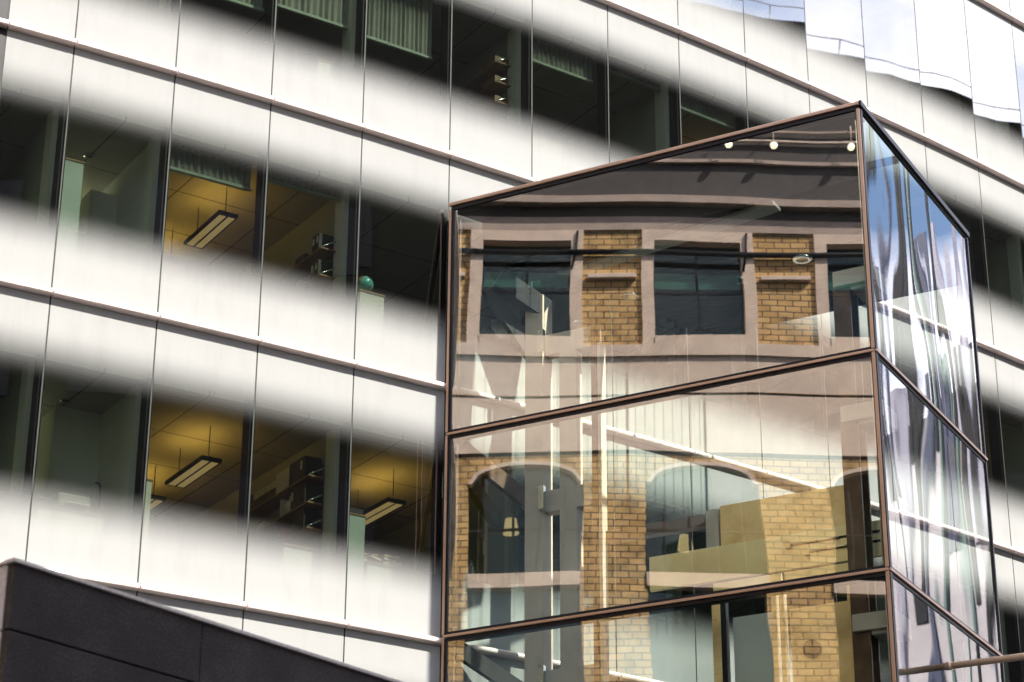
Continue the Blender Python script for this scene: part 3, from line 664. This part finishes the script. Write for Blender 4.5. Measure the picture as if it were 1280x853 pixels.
# ------------------------------------------------------------------ lift inside the tower
LIFT = empty('lift_front', TL + Vector((0, 0, 0)), TA, 'brass clad lift landing front inside the glass tower', 'lift')
def lp(name, mb, mat): return mb.build(name, mat, LIFT)
yb = 0.85
mb = MB(); mb.box(2.70, 5.60, yb, yb+0.06, 10.80, 11.28, bev=0.004); lp('header_band', mb, 'lit_brass')
mb = MB(); mb.box(5.61, 6.10, yb, yb+0.06, 10.80, 11.28, bev=0.004); lp('header_band', mb, 'lit_brass')
mb = MB(); mb.box(3.72, 5.55, yb+0.10, yb+0.14, 11.29, 11.88, bev=0.003); lp('upper_panel', mb, 'brass')
mb = MB(); mb.box(5.56, 5.75, yb+0.08, yb+0.12, 11.29, 11.90, bev=0.003); lp('panel_trim', mb, 'column_stone')
mb = MB(); mb.box(3.52, 3.71, yb+0.07, yb+0.13, 11.29, 11.84, bev=0.003); lp('panel_trim', mb, 'column_stone')
mb = MB(); mb.box(1.99, 3.51, yb+0.05, yb+0.20, 11.62, 11.78); lp('header_beam', mb, 'bronze_steel')
mb = MB(); mb.box(3.62, 4.60, yb+0.02, yb+0.06, 10.62, 10.78, bev=0.003); mb.box(4.64, 5.55, yb+0.02, yb+0.06, 10.62, 10.78, bev=0.003); lp('lower_trim', mb, 'lit_brass')
for x0, z in ((4.72, 11.13), (4.98, 11.00)):
    mb = MB(); mb.box(x0, 6.0, yb-0.006, yb-0.001, z-0.018, z+0.018); sl_ = lp('slot', mb, 'black_metal')
    mb = MB(); mb.tube([(x0-0.02, yb-0.03, z), (x0+0.72, yb-0.03, z)], 0.014, 8); mb.tube([(x0, yb-0.008, z), (x0, yb-0.05, z)], 0.05, 14); mb.build('bolt', 'brass', sl_)
for x0, x1, m_ in ((3.60, 3.72, 'brass'), (3.725, 3.80, 'black_metal'), (4.45, 4.52, 'brass'), (4.56, 4.63, 'brass'), (5.50, 5.58, 'brass')):
    mb = MB(); mb.box(x0, x1, yb, yb+0.10, 7.4, 10.60, bev=0.003); lp('door_jamb', mb, m_)
mb = MB(); mb.box(4.66, 5.48, yb+0.11, yb+0.13, 7.4, 10.3); lp('door_leaf', mb, 'brass')
mb = MB(); mb.tube([(4.95, yb+0.10, 9.72), (4.95, yb+0.06, 9.72)], 0.12, 20); lp('round_vent', mb, 'black_metal')
mb = MB(); mb.box(3.85, 4.42, yb+0.12, yb+0.14, 7.4, 10.3); lp('glass_door', mb, 'cream_paint')

# ------------------------------------------------------------------ granite wall
GC = Vector((-3.89, 17.0, 0)); GT = math.atan2(0.783, 0.622)
GW = empty('granite_wall', GC, GT, 'dark granite wall end with a thin pale coping, rising at the lower left', 'wall')
ZG = 7.12
rows_ = [(ZG, 6.59), (6.585, 5.95), (5.945, 5.2), (5.195, 4.0), (3.995, 0.0)]
xs = [0.0, 2.06, 4.6, 7.1, 8.6]
for i, (zt_, zb_) in enumerate(rows_):
    for k in range(len(xs)-1):
        mb = MB(); mb.box(xs[k]+0.006 + (0.004 if k == 0 else 0), xs[k+1]-0.008, 0.0, 0.08, zb_, zt_-0.012, bev=0.004); mb.build('granite_slab', 'granite', GW)
    mb = MB(); mb.box(0.0, 0.05, 0.09, 2.6, zb_, zt_-0.006, bev=0.004); mb.build('lit_end_slab', 'light_stone', GW)  # lit end of the granite, its brightness painted as paler stone
mb = MB(); mb.box(0.06, 8.6, 0.09, 2.55, 0, ZG-0.03); mb.build('core', 'black_metal', GW)
mb = MB(); mb.box(-0.02, 8.62, -0.025, 2.6, ZG-0.004, ZG+0.030, bev=0.006); mb.build('coping', 'light_stone', GW)

# ------------------------------------------------------------------ handrail
HR = empty('handrail', P(0, 0, 0, 0)*0 + Vector((5.71, 28.80, 9.60)), TA, 'copper tube handrail running out to the right from the glass tower side', 'handrail')
mb = MB(); mb.tube([(0.05, 0, 0), (4.6, 0, 0)], 0.045, 16); mb.build('tube', 'rail_metal', HR)
mb = MB(); mb.tube([(0.002, 0, 0), (0.049, 0, 0)], 0.055, 16); mb.build('wall_flange', 'rail_metal', HR)
for x in (1.9, 4.4):
    mb = MB(); mb.box(x-0.025, x+0.025, -0.02, 0.02, -1.1, -0.046); mb.build('rail_post', 'black_metal', HR)
mb = MB(); mb.box(0.0, 4.8, -0.5, 1.2, -1.35, -1.101); mb.build('balcony_slab', 'paving', HR)

# ------------------------------------------------------------------ brick building across the lane (seen mirrored in the tower)
BO = Vector((-17.35, 18.65, 0)); BA = math.atan2(-0.849, 0.53)
BB = empty('brick_building', BO, BA, 'yellow brick warehouse with pink stone window surrounds, mirrored in the glass tower', 'building')
CEN = [-8.0 + 4.2*k for k in range(0, 8)]; CEN = [c_ + 0.38 + 8.0 - 8.4 for c_ in CEN]       # window axes 4.2 m apart
X0, X1 = CEN[0] - 2.1, CEN[-1] + 2.1
HWU, HWA = 1.08, 1.34
zu0, zu1 = 23.65, 26.17; za0, zsp, ztop = 12.6, 19.75, 20.3
mb = MB()
edges = [X0] + [v for c_ in CEN for v in (c_-HWU-0.30, c_+HWU+0.30)] + [X1]
for k in range(0, len(edges), 2): mb.box(edges[k], edges[k+1], -0.35, 0.0, 23.42, 26.44)
edges = [X0] + [v for c_ in CEN for v in (c_-HWA, c_+HWA)] + [X1]
for k in range(0, len(edges), 2): mb.box(edges[k], edges[k+1], -0.35, 0.0, 0.0, 20.44)
for c_ in CEN:                                      # brick over the arches
    arc = [(c_ + HWA*q, zsp + (ztop-zsp)*math.sqrt(max(0, 1-q*q))) for q in [-1 + k/8 for k in range(17)]]
    for (xa, za_), (xb, zb_) in zip(arc[:-1], arc[1:]):
        mb.prism([(xa, za_), (xb, zb_), (xb, 20.44), (xa, 20.44)], lambda p_, h: (p_[0], h, p_[1]), -0.35, 0.0)
mb.build('brick_wall', 'yellow_brick', BB)
mb = MB(); mb.box(X0, X1, -0.4, 0.10, 23.10, 23.415); mb.build('sill_course', 'stone_trim', BB)
mb = MB(); mb.box(X0, X1, -0.4, 0.03, 22.1, 23.095); mb.box(X0, X1, -0.4, -0.02, 22.02, 22.095, 1); mb.box(X0, X1, -0.4, 0.05, 20.52, 22.015); mb.box(X0, X1, -0.4, 0.0, 20.445, 20.515, 1); mb.build('stone_fascia', ['stone_trim', 'slate'], BB)
mb = MB(); mb.box(X0, X1, -0.4, 0.06, 26.445, 26.80); mb.box(X0, X1, -0.4, 0.02, 26.805, 27.10, 1); mb.box(X0, X1, -0.4, 0.28, 27.105, 27.30); mb.build('cornice', ['aged_stone', 'slate'], BB)
mb = MB(); mb.prism([(0.05, 27.305), (-0.25, 31.6), (-9, 31.6), (-9, 0), (-8.8, 0), (-8.8, 27.305)], lambda p_, h: (h, p_[0], p_[1]), X0, X1); mb.build('roof', 'slate', BB)
mb = MB(); mb.box(X0, X1, 0.01, 0.10, 28.36, 28.46); mb.box(X0, X1, -0.02, 0.03, 29.30, 29.36); mb.build('roof_rail', 'aged_stone', BB)
mb = MB(); mb.box(X0, X1, -0.02, 0.06, 29.02, 29.07); mb.build('gutter', 'column_stone', BB)
mb = MB(); mb.tube([(X0, 0.10, 25.84), (X1, 0.10, 25.84)], 0.07, 8); mb.build('service_pipe', 'black_metal', BB)
for c_ in CEN[:-1]:
    mb = MB(); mb.box(c_+HWU+0.42, c_+4.2-HWU-0.42, 0.001, 0.14, 25.16, 25.27, bev=0.01); mb.build('pier_ledge', 'stone_trim', BB)
    mb = MB(); mb.tube([(c_+HWU+0.15, 0.10, 26.4), (c_+HWU+0.12, 0.10, 25.9), (c_+HWU+0.02, 0.10, 25.4)], 0.03, 6); mb.build('cable', 'black_metal', BB)
mb = MB(); mb.box(X0+0.02, X1-0.02, -8.7, -2.6, 0, 27.0); mb.build('core', 'teal_room', BB)
for c_ in CEN:
    wdw = MB()                                          # stone surround, upper window
    wdw.box(c_-HWU-0.30, c_-HWU, -0.3, 0.07, 23.42, 26.44); wdw.box(c_+HWU, c_+HWU+0.30, -0.3, 0.07, 23.42, 26.44)
    wdw.box(c_-HWU, c_+HWU, -0.3, 0.07, zu1, 26.44); wdw.box(c_-HWU, c_+HWU, -0.3, 0.09, 23.42, zu0)
    wo_ = wdw.build('window', 'stone_trim', BB)
    fr = MB(); fr.box(c_-0.03, c_+0.03, -0.28, -0.22, zu0, zu1); fr.box(c_-HWU, c_+HWU, -0.285, -0.225, 24.9, 24.96); fr.build('frame', 'black_metal', wo_)
    pn = MB(); pn.box(c_-HWU, c_+HWU, -0.25, -0.24, zu0, zu1); pn.build('pane', 'window_glass', wo_)
    blind_mesh = MB(); blind_mesh.box(c_-HWU+0.05, c_+HWU-0.05, -0.34, -0.33, 25.10, 25.5); blind_mesh.build('blind', 'paper', wo_)
    ar = MB()                                           # arched window: pale arch ring, sill bar, panes
    ring = lambda q, e: (c_ + (HWA+e)*q, zsp + (ztop-zsp+e)*math.sqrt(max(0, 1-q*q)))
    qs = [-1 + k/8 for k in range(17)]
    for qa, qb in zip(qs[:-1], qs[1:]):
        ar.prism([ring(qa, 0.0), ring(qb, 0.0), ring(qb, -0.10), ring(qa, -0.10)], lambda p_, h: (p_[0], h, p_[1]), -0.3, 0.03)
    ar.box(c_-HWA, c_+HWA, -0.3, 0.04, 17.2, 17.52)
    ao = ar.build('arched_window', 'stone_trim', BB)
    fr = MB()
    for x in (-0.9, -0.3, 0.3, 0.9): fr.box(c_+x-0.03, c_+x+0.03, -0.26, -0.2, 17.53, 19.7)
    fr.box(c_-HWA, c_+HWA, -0.265, -0.205, 18.6, 18.66); fr.build('frame', 'black_metal', ao)
    pn = MB(); pn.prism([ring(q, -0.02) for q in qs] + [(c_+HWA, za0), (c_-HWA, za0)], lambda p_, h: (p_[0], h, p_[1]), -0.24, -0.23); pn.build('pane', 'window_glass', ao)
for c_, z in ((CEN[2], 18.75), (CEN[3], 18.35)):
    o = empty('hanging_shade', BO + Vector((math.cos(BA)*(c_-0.35) + math.sin(BA)*0.9, math.sin(BA)*(c_-0.35) - math.cos(BA)*0.9, z)), BA, 'warm cloth lampshade hanging inside the %s mirrored arched window' % ('left' if c_ == CEN[2] else 'middle'), 'lamp')
    mb = MB(); mb.lathe([(0.19, 0), (0.13, 0.38)], 18); mb.build('lamp_shade', 'shade_cloth', o)
    mb = MB(); mb.tube([(0, 0, 0.381), (0, 0, 1.6)], 0.01, 6); mb.build('cord', 'black_metal', o)
for x, lbl in ((5.35, 'left of the three round white lamps on the brick building roof'), (6.45, 'middle of the three round white lamps on the brick building roof'), (8.40, 'right of the three round white lamps on the brick building roof')):
    o = empty('roof_lamp', BO + Vector((math.cos(BA)*x, math.sin(BA)*x, 28.75)) + Vector((0.849, 0.53, 0))*0.35, BA, lbl, 'lamp', 'round lamps on the roof edge')
    mb = MB(); bmesh.ops.create_uvsphere(mb.bm, u_segments=18, v_segments=12, radius=0.095)
    for f_ in mb.bm.faces: f_.smooth = True
    mb.build('lamp_bowl', 'spot_lens', o)
    mb = MB(); mb.tube([(0, 0, 0.141), (0, 0, 0.55), (0, -0.35, 0.62)], 0.018, 6); mb.build('lamp_stem', 'stone_trim', o)

# ------------------------------------------------------------------ building across the street, on the right (mirrored in the offices)
SA = math.atan2(0.823, 0.568)
SB = empty('street_building', (33.0, 22.0, 0), SA, 'tall dark office block across the street, mirrored in the curved glass', 'building')
def street_block(root, xa, xb, HS, step):
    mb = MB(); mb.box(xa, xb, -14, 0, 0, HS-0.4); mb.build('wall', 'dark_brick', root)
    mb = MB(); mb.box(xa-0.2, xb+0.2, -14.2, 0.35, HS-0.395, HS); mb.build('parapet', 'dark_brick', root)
    mb = MB(); mb.tube([(xa, 0.1, HS+0.7), (xb, 0.1, HS+0.7)], 0.022, 6)
    x = xa
    while x <= xb: mb.tube([(x, 0.1, HS), (x, 0.1, HS+0.7)], 0.025, 6); x += 4.6
    mb.build('roof_railing', 'chrome', root)
    for r_ in range(int((HS-16)/4.6)):
        x = xa + 2.5
        while x < xb - 2:
            mb = MB(); mb.box(x-1.1, x+1.1, 0.001, 0.05, 13+4.6*r_, 15.3+4.6*r_); mb.build('window', 'dark_fin', root); x += step
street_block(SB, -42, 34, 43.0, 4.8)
# ------------------------------------------------------------------ office block at the street's end (mirrored in the tower's side)
d47 = Vector((math.sin(R(46.6)), math.cos(R(46.6)), 0))
EO = Vector((5.8, 29.0, 0)) + d47*46; EA = R(180 + 8)            # front faces the sunny south side
EB = empty('distant_block', EO, EA, 'pale office block with dark vertical strips at the far end of the street', 'building')
mb = MB(); mb.box(-12, 12, -6, 0.0, 0, 31.5); mb.build('wall', 'white_render', EB)
x = -4.0; rs = random.Random(4)
while x < 4.0:
    wd_ = rs.choice((0.07, 0.12, 0.2, 0.3)); low, tall = rs.choice(((2.0, 33.0), (29.0, 46.0), (24.0, 45.0), (2.0, 46.0), (30.0, 44.0), (26.0, 38.0)))
    mt_ = rs.choice(('dark_fin', 'dark_fin', 'navy_cladding', 'teal_cladding', 'lavender_cladding', 'grey_cladding'))
    mb = MB(); mb.box(x, x+wd_, 0.001, 0.05, low, tall); mb.build('facade_strip', mt_, EB)
    x += wd_ + rs.uniform(0.05, 0.19)
